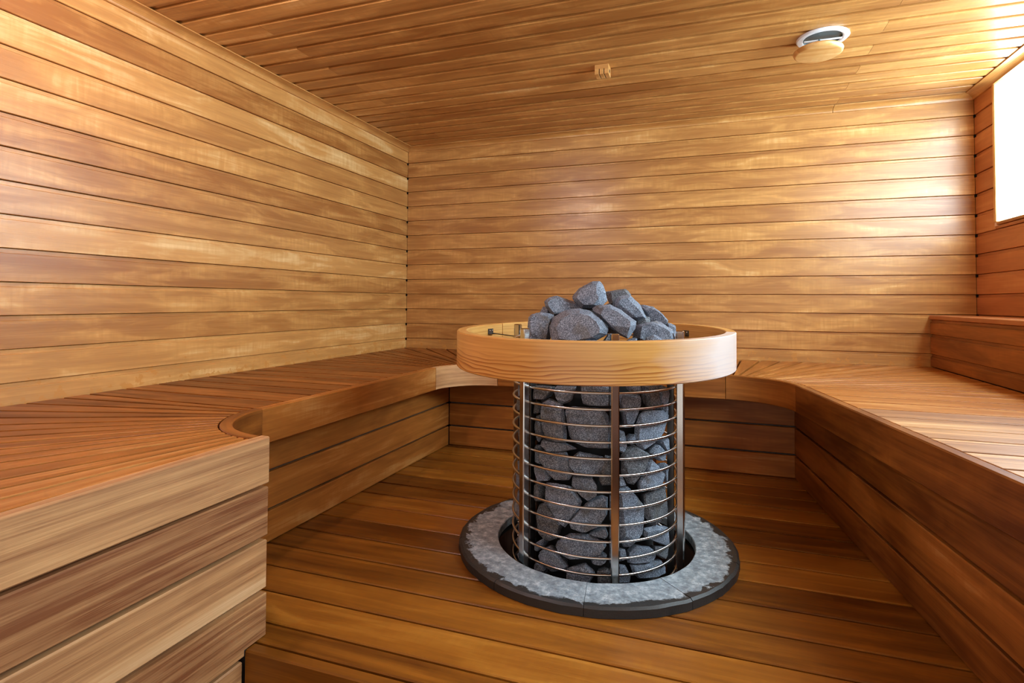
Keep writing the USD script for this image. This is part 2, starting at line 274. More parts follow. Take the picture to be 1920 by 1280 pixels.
part(dr, 'added_door_handle', tube([(1.42, YF + .01, .75), (1.42, YF + .05, .76), (1.42, YF + .05, 1.04), (1.42, YF + .01, 1.05)], .012), 'steel', True)

# ceiling: boards across the room, butted alternately near the left and the right wall
ce = thing('ceiling', 'ceiling of narrow wooden boards running across the sauna', kind='structure')
part(ce, 'backing', cbox((-.06, YF - .06, ZC + .021), X_, Y_, Z_, W + .12, -YF + .12, .04, .001), 'backing')
PC = 0.1258
CEIL = [(-.1240, -.019), (-.1240, -.0035), (-.1205, 0), (-.0290, 0), (-.0265, -.0025), (-.026, -.0095), (-.002, -.0095), (-.0005, -.011), (-.0005, -.019)]
k = -2
while -.165 - PC * k > YF - .1:
    y = -.165 - PC * k
    x0, x1 = 0.004, W + (.05 if WY0 < y < WY1 + PC else -.004)
    cut = .392 if k % 2 == 0 else 3.112
    prof = [(v, d) for v, d in CEIL] if y < 0.001 else [(v, d) for v, d in CEIL if True]
    if y > .0: prof = [(-y - .1258 + .0018 if False else v, d) for v, d in CEIL]; prof = [(min(v, -y - .001), d) for v, d in prof]
    prof = [p for i, p in enumerate(prof) if i == 0 or p != prof[i - 1]]
    for a, b in ((x0, cut - .0006), (cut + .0006, x1)):
        if y - PC > -.004: continue
        o = (a, y, ZC)
        part(ce, 'board', prism(prof, o, X_, Y_, -Z_, b - a), 'alder_panel', grain=affine_grain(o, X_, Y_), tone=rng.uniform(.18, .68))
    k += 1

# cornice: cove mouldings
COVE = [(0, 0), (.062, 0), (.062, .006)] + [(.062 - .050 * math.sin(t) * 1.0 + 0.0, .006 + .026 * (1 - math.cos(t)) * 1.0) for t in np.linspace(.15, math.pi / 2, 7)] + [(.010, .035), (0, .035)]
def cove(name, o, u, out, L, label):
    m = prism([(a, b) for a, b in COVE], o, u, out, -Z_, L)
    return tag(part(None, name, m, 'alder_panel', grain=affine_grain(o, unit(u), unit(out)), tone=.55), label, kind='structure')
cove('trim_1', (0, YF, ZC - .0005), Y_, X_, -YF - .004, 'wooden cove moulding along the top of the left wall')
cove('trim_2', (.004, 0, ZC - .0005), X_, -Y_, 3.098, 'long wooden cove moulding along the top of the back wall')
cove('trim_3', (3.1045, 0, ZC - .0005), X_, -Y_, W - 3.1085, 'short wooden cove moulding at the right end of the back wall top')
cove('trim_4', (W, YF, ZC - .0005), Y_, -X_, -YF - .004, 'wooden cove moulding above the window')

# window
wn = thing('window_1', 'wide window with a frosted bright pane high in the right wall', kind='structure')
part(wn, 'pane', cbox((W + .041, WY0, WZ - .01), X_, Y_, Z_, .008, WY1 - WY0 + .01, ZC - WZ + .03, .001), 'frosted_pane')
plank(wn, 'window_jamb', (W - .006, WY1 - .028, WZ), Z_, Y_, X_, ZC - WZ, .026, .046, 'alder_panel', tone=.95)
plank(wn, 'window_jamb', (W - .006, WY0, WZ), Z_, Y_, X_, ZC - WZ, .026, .046, 'alder_panel', tone=.95)
plank(wn, 'window_sill', (W - .004, WY0, WZ - .018), Y_, X_, Z_, WY1 - WY0 - .028, .048, .017, 'alder_panel', tone=.4)
plank(wn, 'sill_front', (W + .004, WY0, 1.3475), Y_, Z_, X_, WY1 - WY0 - .002, WZ - .019 - 1.3475, .03, 'red_panel', tone=.35)
part(wn, 'glazing_bead', cbox((W + .030, WY0 + .02, WZ), Y_, X_, Z_, WY1 - WY0 - .05, .011, .010, .002), 'white_enamel')
part(wn, 'head_seal', cbox((W + .028, WY0 + .02, ZC - .012), Y_, X_, Z_, WY1 - WY0 - .05, .012, .011, .002), 'dark_gap')

# ------------------------------------------------------------------ deck (raised floor) with the round pit of the heater
fl = thing('floor', 'raised deck of dark orange planks around the heater', kind='structure')
J = [-.742, -.800, -.952, -1.107, -1.260, -1.412, -1.565, -1.718, -1.872, -2.025, -2.178, -2.331, -2.475, -2.617, -2.760, -2.846]
def xr(y): return 2.796 + .124 * (-.949 - y) + .012
for a, b in zip(J[:-1], J[1:]):
    y1, y0 = a - .0042, b + .0042
    xl = .742 if y0 > -2.80 else 1.06
    d = [math.sqrt(max(.415 ** 2 - (y - SC[1]) ** 2, 0)) for y in (y0, y1)]
    g = affine_grain((0, y0, 0), X_, Y_); t = rng.random() * .9
    if max(d) == 0:
        part(fl, 'plank', slab_poly([(xl, y0), (xr(y0), y0), (xr(y1), y1), (xl, y1)], -.028, 0, .003), 'deck', grain=g, tone=t)
    elif min(d) == 0:      # grazes the pit: cut round it
        q_ = Polygon([(xl, y0), (xr(y0), y0), (xr(y1), y1), (xl, y1)]).difference(Polygon([(SC[0] + .43 * math.cos(w), SC[1] + .43 * math.sin(w)) for w in np.linspace(0, 2 * np.pi, 40, endpoint=False)]))
        lo = trimesh.creation.extrude_polygon(q_, .025, engine='earcut').apply_translation((0, 0, -.028)); hi = trimesh.creation.extrude_polygon(q_.buffer(-.003, join_style=2), .003, engine='earcut').apply_translation((0, 0, -.003))
        part(fl, 'plank', cat([lo, hi]), 'deck', grain=g, tone=t)
    else:
        part(fl, 'plank', slab_poly([(xl, y0), (SC[0] - d[0], y0), (SC[0] - d[1], y1), (xl, y1)], -.028, 0, .003), 'deck', grain=g, tone=t)
        part(fl, 'plank', slab_poly([(SC[0] + d[0], y0), (xr(y0), y0), (xr(y1), y1), (SC[0] + d[1], y1)], -.028, 0, .003), 'deck', grain=g, tone=t)
plank(fl, 'nosing', (1.182, -2.884, -.20), X_, Z_, Y_, xr(-2.87) - 1.182, .199, .036, 'deck', .004, tone=.45)
part(fl, 'pit', sweep_arc(SC, [(.375, -.03), (.375, -.16), (.05, -.16), (.05, -.17), (.385, -.17), (.385, -.03)], 0, 360, 64), 'pit')
ring = trimesh.creation.extrude_polygon(Polygon([(.70, -.70), (2.86, -.70), (3.10, -2.84), (.70, -2.84)]).difference(Polygon([(SC[0] + .39 * math.cos(a), SC[1] + .39 * math.sin(a)) for a in np.linspace(0, 2 * np.pi, 48, endpoint=False)])), .02, engine='earcut'); ring.apply_translation((0, 0, -.062))
part(fl, 'subfloor', ring, 'backing')
part(fl, 'entry_floor', cbox((.0, YF - .02, -.26), X_, Y_, Z_, W, -YF - 2.86, .06, .002), 'deck', grain=affine_grain((0, YF, 0), X_, Y_), tone=.2)

# stone kerb laid round the pit
kb = thing('stone_kerb', 'round grey slate kerb lying on the deck around the heater', 'kerb')
KJ = [-158, -117, -82.6, -44.5, -6.5, 30, 66, 102, 148]
for i, a in enumerate(KJ):
    b = KJ[i + 1] if i + 1 < len(KJ) else KJ[0] + 360
    prof = [(.369, .001), (.369, .0295), (.372, .032), (.508, .032), (.5165, .026), (.517, .001)]
    e = .08 if i != 3 else .16
    m = sweep_arc(SC, prof, a + e, b - e, 14)
    V = np.array(m.vertices); top = V[:, 2] > .02; V[:, 2] += np.where(top, .0012 * (meshkit.noise(V * 25, i) - .5) * 2, 0)
    rad = np.hypot(V[:, 0] - SC[0], V[:, 1] - SC[1]); out = rad > .5
    off = (meshkit.fbm(np.c_[V[:, :2] * 22, np.full(len(V), i)], 3, 3) - .5) * .007
    for c in (0, 1): V[:, c] += np.where(out, (V[:, c] - SC[c]) / rad * off, 0)
    part(kb, 'stone_segment', trimesh.Trimesh(V, m.faces, process=False), 'slate', smooth=25)

# ------------------------------------------------------------------ benches
FH, FT = .127, .036           # fascia height and thickness
APR = [(.277, .410), (.129, .267), (.002, .119)]      # apron boards, top to bottom
def fascia(parent, p0, p1, inward, tone=None, mat='oiled_bench', label=None):
    p0, p1 = np.array([*p0, 0.]), np.array([*p1, 0.]); u = unit(p1 - p0); n = np.array([*inward, 0.]); n = unit(n - u * (n @ u))
    plank(parent, 'front_rail', p0 + Z_ * (ZB - FH), u, Z_, n, np.linalg.norm(p1 - p0), FH, FT, mat, .004, tone=tone, label=label)
def fascia_arc(parent, c, R, a0, a1, tone, mat='oiled_bench', inner=False):
    # the bench lies outside the arc: front face at R, thickness outwards
    prof = [(R, ZB - FH + .003), (R, ZB - .004), (R + .004, ZB), (R + FT - .003, ZB), (R + FT, ZB - .003), (R + FT, ZB - FH + .003), (R + FT - .003, ZB - FH), (R + .003, ZB - FH)]
    part(parent, 'curved_rail', sweep_arc(c, prof, a0, a1, 28), mat, smooth=35, grain=arc_grain(c, R), tone=tone)
def apron(parent, p0, p1, inward, mat='oiled_bench', tones=None):
    p0, p1 = np.array([*p0, 0.]), np.array([*p1, 0.]); u = unit(p1 - p0); n = np.array([*inward, 0.]); n = unit(n - u * (n @ u)); L = np.linalg.norm(p1 - p0)
    for i, (a, b) in enumerate(APR):
        plank(parent, 'apron_board', p0 + Z_ * a, u, Z_, n, L, b - a, .022, mat, .003, tone=tones[i] if tones else None)
    part(parent, 'frame', cbox(p0 + Z_ * .01 + n * .0235, u, Z_, n, L, .40, .02, .001), 'dark_gap')
def fan(parent, c, R, angles, region, mat='oiled_bench', tones=None, top=ZB - .001, gap=.0070):
    """Tapered seat slats radiating from the curved rail, cut to the bench outline."""
    for i, (a, b) in enumerate(zip(angles[:-1], angles[1:])):
        ar, br = math.radians(a), math.radians(b)
        da, db = np.array([math.cos(ar), math.sin(ar)]), np.array([math.cos(br), math.sin(br)])
        na, nb = np.array([-da[1], da[0]]) * gap, np.array([-db[1], db[0]]) * gap
        c2 = np.array(c)
        quad = Polygon([c2 + da * R + na, c2 + da * 2.4 + na, c2 + db * 2.4 - nb, c2 + db * R - nb])
        s = quad.intersection(region)
        if s.is_empty or s.area < 2e-4: continue
        if s.geom_type != 'Polygon': s = max(s.geoms, key=lambda x: x.area)
        m = (ar + br) / 2; u = np.array([math.cos(m), math.sin(m), 0]); v = np.array([-u[1], u[0], 0])
        part(parent, 'slat', slab_poly(np.array(s.convex_hull.exterior.coords)[:-1], top - .027, top, .0012), mat, grain=affine_grain((*c, 0), u, v), tone=None if tones is None else tones[i % len(tones)])
def straight(parent, ys, x0, x1, mat='oiled_bench', tones=None, top=ZB - .001, gap=.0070):
    for i, (a, b) in enumerate(zip(ys[:-1], ys[1:])):
        xa = [f(y) for f in (x0, x1) for y in (a, b)]
        part(parent, 'slat', slab_poly([(x0(a), a - gap), (x1(a), a - gap), (x1(b), b + gap), (x0(b), b + gap)], top - .027, top, .0012), mat, grain=affine_grain((0, a, 0), X_, Y_), tone=None if tones is None else tones[i % len(tones)])

XE = 1.194                    # end face of the near return
CL, CN = (1.150, -1.190), (1.190, -2.510)
bl = thing('left_bench', 'slatted wooden bench along the left wall ending in pale stacked boards at the front', 'bench')
fascia(bl, (.880, -1.19), (.880, -2.511), (-1, 0), tone=.72)
fascia_arc(bl, CN, .310, 180.2, 264.3, .18)
fascia_arc(bl, CL, .270, 90, 179.8, .86, 'pale_bench')
reg = Polygon([(.006, -.006), (1.148, -.006), (1.148, -3.9), (.006, -3.9)])
fan(bl, CL, .270 + FT + .004, list(np.linspace(90, 180, 17)), Polygon([(.006, -.006), (1.150, -.006), (1.150, -1.19), (.006, -1.19)]), tones=[.2, .35, .25, .15, .4, .2, .3])
straight(bl, [-1.19, -1.34, -1.49, -1.64, -1.79, -1.94, -2.08, -2.21, -2.36, -2.51], lambda y: .006, lambda y: .880 - FT - .004, tones=[.35, .22, .38, .2, .28, .15, .15, .32, .2])
NA = [180, 184.6, 190.6, 197.0, 203.0, 209.0, 214.8, 220.2, 225.6, 231.2, 236.2, 241.6, 247.2, 253.0, 258.0, 263.0, 268.2]
fan(bl, CN, .310 + FT + .004, NA, Polygon([(.006, -2.51), (1.19, -2.51), (XE - .034, -2.85), (XE - .034, -4.2), (.006, -4.2)]), tones=[.3, .25, .3, .2, .4, .5, .4, .66, .45, .75, .6, .85, .5, .72, .8, .9])
# end of the near return: stacked boards facing the entrance
ENDB = [(.548 - .129, .548, 0.0, .80, 'pale_bench'), (.276, .410, .002, .30, 'pale_bench'), (.1325, .264, .004, .66, 'pale_bench'), (-.012, .120, .006, .42, 'pale_bench')]
for a, b, dx, t, m in ENDB:
    y1 = -2.814
    if a > 0: plank(bl, 'end_board', (XE - dx, -4.2, a), Y_, Z_, -X_, 4.2 + y1, b - a, .032, m, .004, tone=t)
    else:   # the lowest full board is notched over the deck
        c = .0035; pr = [(-4.2, a), (-2.890, a), (-2.890, .003), (y1, .003), (y1, b - c), (y1 - c, b), (-4.2, b)]
        part(bl, 'end_board', prism(pr, (XE - dx - .032, 0, 0), X_, Y_, Z_, .032), m, grain=affine_grain((XE, 0, 0), Y_, Z_), tone=t)
plank(bl, 'end_board', (XE - .010, -4.2, -.155), Y_, Z_, -X_, 1.311, .128, .032, 'pale_bench', .004, tone=.6)
part(bl, 'end_frame', cbox((XE - .062, -4.2, -.19), Y_, Z_, X_, 1.36, .60, .022, .001), 'dark_gap')
apron(bl, (.757, -.76), (.757, -2.90), (-1, 0), tones=[.6, .75, .68])
apron(bl, (.757, -2.875), (1.150, -2.875), (0, -1), tones=[.4, .3, .3])
part(bl, 'bearer', cbox((.03, -1.2, ZB - .075), Y_, X_, Z_, -1.3, .05, .045, .002), 'backing')

bb = thing('back_bench', 'short straight middle length of wooden bench against the back wall behind the heater', 'bench')
fascia(bb, (1.151, -.920), (2.429, -.920), (0, 1), tone=.42)
for i in range(9):
    a = 1.152 + i * .1422
    part(bb, 'slat', slab_poly([(a, -.920 + FT + .004), (a + .136, -.920 + FT + .004), (a + .136, -.006), (a, -.006)], ZB - .028, ZB - .001), 'oiled_bench', grain=affine_grain((a, 0, 0), Y_, X_))
apron(bb, (.758, -.757), (2.792, -.757), (0, 1), tones=[.55, .5, .7])

br = thing('right_bench', 'slatted wooden bench under the window along the right wall', 'bench')
CR, RR = (2.430, -1.220), .300
A9 = math.degrees(math.atan(.171))
fascia_arc(br, CR, RR, A9, 90, .42)
p0 = np.array([CR[0] + RR * math.cos(math.radians(A9)), CR[1] + RR * math.sin(math.radians(A9))])
p1 = np.array([p0[0] + .171 * (4.2 + p0[1]), -4.2])
fascia(br, p0, p1, (1, .17), tone=.14)
XLG = 3.618                   # face of the upper ledge
fan(br, CR, RR + FT + .004, list(np.linspace(90, 18, 14)[::-1]) , Polygon([(2.43, -.006), (XLG, -.006), (XLG, -1.22), (2.43, -1.22)]), tones=[.7, .62, .75, .6, .68, .8, .6, .7, .55, .65, .5, .6])
fan(br, CR, RR + FT + .004, [2.0, 7.2, 12.6, 18], Polygon([(2.43, -.006), (XLG, -.006), (XLG, -1.34), (2.43, -1.34)]), tones=[.6, .7, .64])
fx = lambda y: p0[0] + .171 * (p0[1] - y) + FT * 1.015 + .004
part(br, 'slat', slab_poly([(fx(-1.212), -1.206), (XLG, -1.180), (XLG, -1.268), (fx(-1.268), -1.268)], ZB - .028, ZB - .001), 'oiled_bench', grain=affine_grain((0, -1.2, 0), X_, Y_), tone=.6)
straight(br, [-1.27 - .15 * i for i in range(4)], fx, lambda y: XLG, 'oiled_bench', tones=[.8, .7, .9])
straight(br, [-1.72 - .15 * i for i in range(17)], fx, lambda y: XLG, 'pale_bench', tones=[.4, .55, .6, .5, .72, .7, .8])  # paler wood on the near slats paints in the window sheen
apron(br, (2.773, -.762), (2.773 + .124 * 3.45, -4.2), (1, .12), tones=[.12, .30, .14])

lg = thing('upper_ledge', 'raised wooden ledge of boards between the right bench and the window wall', 'ledge')
plank(lg, 'top_board', (XLG - .004, -4.2, .834), Y_, X_, Z_, 4.197, W - XLG - .002, .026, 'red_panel', .004, tone=.5)
for top, h in ((.833, .088), (.745, .12), (.625, .075)):
    wall_board(lg, (XLG + .001, -.004, 0), -Y_, -X_, 4.19, top, h, 'oiled_bench', tone=rng.uniform(.3, .55))
part(lg, 'frame', cbox((XLG + .022, -4.2, .4), Y_, X_, Z_, 4.19, .03, .42, .001), 'backing')

# ------------------------------------------------------------------ heater: posts, wire hoops, wooden guard ring
HC = np.array([1.927, -1.920])
ht = thing('sauna_heater', 'round heater of steel posts and wire hoops carrying a wide wooden ring', 'heater')
PZ = [.823, .832, .834, .834, .832, .825]
for a, zt in zip((293, 233, 173, 113, 53, 353), PZ):
    t = math.radians(a); n = np.array([math.cos(t), math.sin(t), 0]); v = np.array([-n[1], n[0], 0])
    o = np.array([HC[0], HC[1], -.15]) + n * .3125 - v * .0135
    ps = part(ht, 'post', cbox(o, v, n, Z_, .027, .026, zt + .15, .0032), 'steel')
    if a != 293: part(ps, 'inner_bar', cbox(o - n * .0345 + v * .009, v, n, Z_, .009, .024, .86, .001), 'dark_metal')
for i in range(17):
    z = .7865 - .0541 * i
    if z > .72 and i not in (0,): continue
    th = np.linspace(0, 2 * np.pi, 73)[:-1]
    prof = [((.3080 + .0047 * math.cos(s)), z + .0047 * math.sin(s)) for s in np.arange(8) * np.pi / 4]
    part(ht, 'wire_hoop', sweep_arc(HC, prof, 0, 360, 72), 'steel_wire', smooth=True)
part(ht, 'core', cat([trimesh.creation.cylinder(.222, .83, sections=48, transform=trimesh.transformations.translation_matrix((HC[0], HC[1], .27)))]), 'core', smooth=40)
part(ht, 'base_plate', trimesh.creation.cylinder(.318, .012, sections=64, transform=trimesh.transformations.translation_matrix((HC[0], HC[1], -.152))), 'dark_metal', smooth=40)
# wooden guard ring: two bent halves, mitred at the right and at the back left; it sits a little high at the back
GC, GR, GT = (1.921, -1.928), .518, .037
GZ0, GZ1, TILT = .693, .824, .029
def guard(a0, a1, tone, shift):
    prof = [(GR, GZ0 + .003), (GR, GZ1 - .003), (GR - .003, GZ1), (GR - GT + .003, GZ1), (GR - GT, GZ1 - .003), (GR - GT, GZ0 + .003), (GR - GT + .003, GZ0), (GR - .003, GZ0)]
    m = sweep_arc(GC, prof, a0, a1, 72); V = np.array(m.vertices); 
    V[:, 2] += TILT * (V[:, 1] - GC[1])
    def g(p):
        q_ = p.copy(); q_[:, 2] -= TILT * (p[:, 1] - GC[1]); return arc_k(q_)
    kk = rng.uniform(0, 50)
    def arc_k(p):
        d = p[:, :2] - np.asarray(GC); a = np.mod(np.arctan2(d[:, 1], d[:, 0]) + math.radians(shift), 2 * np.pi)
        return np.stack([a * GR, p[:, 2], np.hypot(d[:, 0], d[:, 1]) - GR + kk], 1)
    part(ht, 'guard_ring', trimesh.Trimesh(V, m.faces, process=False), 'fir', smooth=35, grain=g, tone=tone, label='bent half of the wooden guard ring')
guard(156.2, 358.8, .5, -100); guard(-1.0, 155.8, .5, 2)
def polar(c, r, a, z): return np.array([c[0] + r * math.cos(math.radians(a)), c[1] + r * math.sin(math.radians(a)), z])
for a, pa in ((166, 173), (46, 53), (286, 293)):
    t = math.radians(a); n = np.array([math.cos(t), math.sin(t), 0]); v = np.array([-n[1], n[0], 0])
    o = polar(GC, GR - GT - .004, a, .785) - v * .018
    bk = part(ht, 'bracket', cat([cbox(o, v, n, Z_, .036, .004, .024, .001), cbox(o - n * .012, v, n, Z_, .036, .013, .003, .0008)]), 'dark_metal')
    part(bk, 'screw', cat([trimesh.creation.icosphere(1, .0034).apply_translation(o + v * s + Z_ * .016) for s in (.009, .027)]), 'steel', True)
    part(ht, 'tie_rod', tube([polar(GC, GR - GT - .012, a, .790), polar(HC, .339, pa, .783)], .0022, 6), 'dark_metal', True)

# ------------------------------------------------------------------ stones: traced on the cage wall as (angle, height), and the heap on top
import manifold3d as m3
def stone_mesh(front, mid, back, seed, facing, cuts=6, amp=.0022):
    """A broken granite lump: hull of three outlines, split by a few flat faces, edges slightly worn."""
    r0 = np.random.default_rng(seed); P = np.vstack([front, mid, back])
    M_ = m3.Manifold.hull_points(P.astype(np.float32)); c = P.mean(0)
    for _ in range(cuts):
        d = unit(facing * r0.uniform(.1, 1.0) + r0.normal(size=3) * .75)
        h = ((P - c) @ d).max()
        M_ = M_.trim_by_plane((-d).tolist(), float(-(c @ d + h * r0.uniform(.76, .93))))
    o = M_.to_mesh(); v, f = trimesh.remesh.subdivide_to_size(o.vert_properties[:, :3].astype(float), o.tri_verts, .011)
    m = trimesh.Trimesh(v, f); m.merge_vertices()
    trimesh.smoothing.filter_laplacian(m, lamb=.16, iterations=1, volume_constraint=False)
    V = np.array(m.vertices); c = V.mean(0); d = (V - c) / np.linalg.norm(V - c, axis=1, keepdims=True)
    V += d * ((meshkit.fbm(V * 60, 3, seed) - .5) * 2 * amp)[:, None]
    return trimesh.Trimesh(V, m.faces)
CAGE = {
    'm1': [(234.6,0.628),(251.1,0.634),(250.7,0.619),(244.6,0.585),(234.7,0.579)],
    'm2': [(251.5,0.636),(269.0,0.641),(267.9,0.623),(265.7,0.589),(261.9,0.578),(256.7,0.581),(253.7,0.613)],
    'm3': [(272.3,0.649),(291.5,0.648),(291.5,0.576),(283.7,0.576),(273.8,0.577),(272.0,0.613)],
    'm4': [(241.6,0.572),(247.5,0.589),(258.7,0.575),(262.0,0.478),(262.0,0.448),(255.6,0.444),(241.7,0.448),(239.5,0.491)],
    'm5': [(261.9,0.562),(266.5,0.575),(286.5,0.572),(290.8,0.544),(291.9,0.5),(291.2,0.436),(279.5,0.438),(271.0,0.435),(265.8,0.458),(262.0,0.485),(260.0,0.535)],
    'm7': [(234.7,0.57),(240.7,0.57),(238.9,0.534),(234.8,0.528)],
    'm8': [(234.8,0.52),(240.3,0.53),(240.7,0.45),(237.3,0.428),(234.9,0.456)],
    'm9': [(242.8,0.445),(262.0,0.445),(269.5,0.431),(262.0,0.418),(248.6,0.409),(241.8,0.421)],
    'm10': [(240.2,0.408),(262.0,0.416),(263.6,0.38),(266.6,0.346),(263.6,0.322),(254.0,0.314),(248.7,0.335),(244.9,0.361),(239.7,0.378)],
    'm11': [(263.6,0.391),(271.0,0.421),(288.0,0.407),(289.5,0.371),(285.2,0.346),(273.9,0.341),(268.1,0.35),(264.0,0.373)],
    'm12': [(288.7,0.414),(292.3,0.411),(292.3,0.318),(286.6,0.314),(284.5,0.335),(289.8,0.364)],
    'm13': [(235.3,0.346),(244.9,0.353),(249.6,0.321),(248.7,0.309),(239.8,0.295),(235.8,0.305)],
    'm14': [(266.6,0.335),(271.0,0.341),(281.0,0.34),(284.9,0.314),(283.8,0.281),(277.5,0.258),(271.1,0.28),(265.9,0.309)],
    'm15': [(244.0,0.296),(255.7,0.312),(263.6,0.315),(269.6,0.276),(273.3,0.253),(269.7,0.218),(266.7,0.198),(260.7,0.16),(255.8,0.173),(248.8,0.231),(242.0,0.271)],
    'm16': [(274.0,0.24),(279.6,0.268),(287.4,0.284),(290.6,0.273),(290.2,0.216),(285.3,0.18),(276.2,0.156),(266.8,0.149),(264.1,0.18),(268.2,0.208)],
    'm17': [(237.7,0.211),(245.0,0.232),(247.9,0.214),(255.8,0.182),(259.9,0.161),(255.9,0.12),(247.1,0.096),(239.0,0.111),(235.4,0.17)],
    'm18': [(256.7,0.121),(265.3,0.143),(276.2,0.149),(288.1,0.134),(289.5,0.113),(286.7,0.091),(276.9,0.078),(271.9,0.057),(265.3,0.058),(255.9,0.069),(253.8,0.089)],
    'm19': [(241.2,0.059),(249.0,0.084),(253.4,0.073),(257.6,0.042),(263.1,0.031),(261.6,0.018),(250.9,-0.002),(244.3,0.008),(239.6,0.037)],
    'm20': [(279.0,0.068),(283.2,0.087),(290.3,0.084),(289.9,0.063),(285.3,0.049),(280.4,0.054)],
    'm21': [(262.3,0.023),(275.5,0.052),(281.2,0.03),(282.6,0.016),(279.8,-0.01),(266.9,-0.026),(262.4,-0.01)],
    'm22': [(283.6,0.03),(291.7,0.042),(292.4,-0.008),(284.0,-0.016)],
    'm23': [(235.5,0.072),(245.2,0.11),(243.2,0.081),(237.9,0.049),(235.6,0.049)],
    'm24': [(277.6,0.151),(289.5,0.177),(291.3,0.148),(288.8,0.138),(281.1,0.147)],
    'm25': [(235.6,0.011),(240.2,0.016),(244.3,-0.007),(241.3,-0.034),(236.3,-0.029)],
    'm27': [(235.2,0.418),(240.2,0.423),(239.9,0.355),(235.7,0.354)],
    'm28': [(235.4,0.282),(240.9,0.292),(242.0,0.241),(237.7,0.216),(235.9,0.218)],
    'l1': [(199.1,0.615),(215.0,0.625),(224.6,0.583),(199.1,0.559)],
    'l2': [(199.0,0.556),(215.2,0.573),(224.8,0.532),(199.0,0.505)],
    'l3': [(199.1,0.502),(224.8,0.53),(224.9,0.469),(199.0,0.439)],
    'l4': [(199.0,0.436),(224.9,0.466),(225.0,0.415),(199.1,0.381)],
    'l5': [(199.1,0.377),(225.0,0.411),(225.2,0.36),(199.1,0.321)],
    'l6': [(199.0,0.316),(225.2,0.357),(225.3,0.314),(199.0,0.275)],
    'l7': [(199.0,0.271),(225.3,0.31),(225.4,0.252),(199.0,0.209)],
    'l8': [(199.0,0.205),(225.4,0.25),(225.5,0.2),(199.0,0.154)],
    'l9': [(199.0,0.149),(225.5,0.196),(225.7,0.142),(199.0,0.087)],
    'l10': [(199.0,0.083),(225.7,0.138),(225.8,0.08),(198.9,0.026)],
    'l11': [(198.9,0.022),(225.8,0.077),(225.9,0.027),(204.1,-0.02)],
    'l12': [(198.7,-0.036),(226.7,0.024),(226.8,-0.022),(216.2,-0.041)],
    'r1': [(298.1,0.621),(305.8,0.621),(315.1,0.608),(314.2,0.579),(311.5,0.547),(307.4,0.501),(303.8,0.497),(301.1,0.561)],
    'r2': [(304.2,0.651),(314.2,0.648),(314.2,0.616),(306.6,0.625)],
    'r3': [(319.8,0.647),(333.6,0.641),(333.6,0.566),(322.8,0.568)],
    'r4': [(334.7,0.64),(346.0,0.623),(346.0,0.582),(341.6,0.56),(335.0,0.572)],
    'r5': [(315.1,0.542),(323.9,0.564),(336.5,0.56),(346.0,0.528),(339.8,0.493),(337.3,0.465),(328.4,0.442),(316.9,0.421),(310.7,0.453),(311.5,0.503)],
    'r6': [(342.6,0.567),(346.0,0.558),(346.0,0.49),(341.6,0.499)],
    'r7': [(297.4,0.507),(301.5,0.496),(303.4,0.441),(301.1,0.42),(297.4,0.428)],
    'r8': [(300.0,0.41),(304.2,0.441),(309.9,0.443),(317.8,0.418),(322.8,0.408),(321.8,0.377),(314.2,0.331),(309.9,0.312),(305.0,0.318),(300.4,0.352)],
    'r9': [(323.9,0.409),(330.9,0.435),(345.8,0.386),(345.8,0.365),(335.0,0.373)],
    'r10': [(335.0,0.441),(345.8,0.453),(346.0,0.383),(346.0,0.381)],
    'r11': [(322.3,0.377),(324.9,0.388),(335.0,0.358),(339.7,0.323),(333.5,0.281),(321.8,0.275),(314.2,0.281),(314.2,0.317),(318.8,0.343)],
    'r12': [(297.8,0.303),(305.8,0.304),(311.6,0.257),(318.8,0.237),(317.8,0.18),(315.1,0.124),(309.9,0.104),(302.7,0.104),(298.2,0.149)],
    'r13': [(319.8,0.269),(339.7,0.287),(346.0,0.235),(346.0,0.208),(345.7,0.189),(345.7,0.159),(329.6,0.152),(320.3,0.196),(319.8,0.236)],
    'r14': [(318.8,0.156),(330.8,0.155),(346.0,0.13),(346.0,0.059),(343.4,0.07),(330.8,0.101),(318.8,0.13)],
    'r15': [(303.9,0.07),(309.9,0.091),(314.2,0.102),(324.9,0.087),(328.3,0.06),(327.2,0.044),(313.3,0.045),(305.9,0.051)],
    'r16': [(307.5,0.043),(319.8,0.037),(336.4,0.029),(346.0,-0.021),(330.8,-0.017),(314.2,-0.006),(309.9,0.016)],
    'r17': [(297.5,0.055),(302.7,0.049),(306.7,0.011),(305.9,-0.013),(297.5,-0.009)],
    'r18': [(329.6,0.084),(343.4,0.066),(346.0,0.027),(339.6,0.028),(329.6,0.059)],
    'r19': [(345.8,0.357),(346.0,0.343),(346.0,0.285),(343.5,0.291),(339.7,0.342)],
    'r20': [(298.1,0.342),(300.4,0.345),(303.5,0.312),(298.2,0.31)],
    'r21': [(297.8,0.105),(302.0,0.103),(303.5,0.074),(298.2,0.062)],
    'r22': [(302.7,0.456),(309.9,0.482),(310.7,0.453),(307.4,0.445)],
}
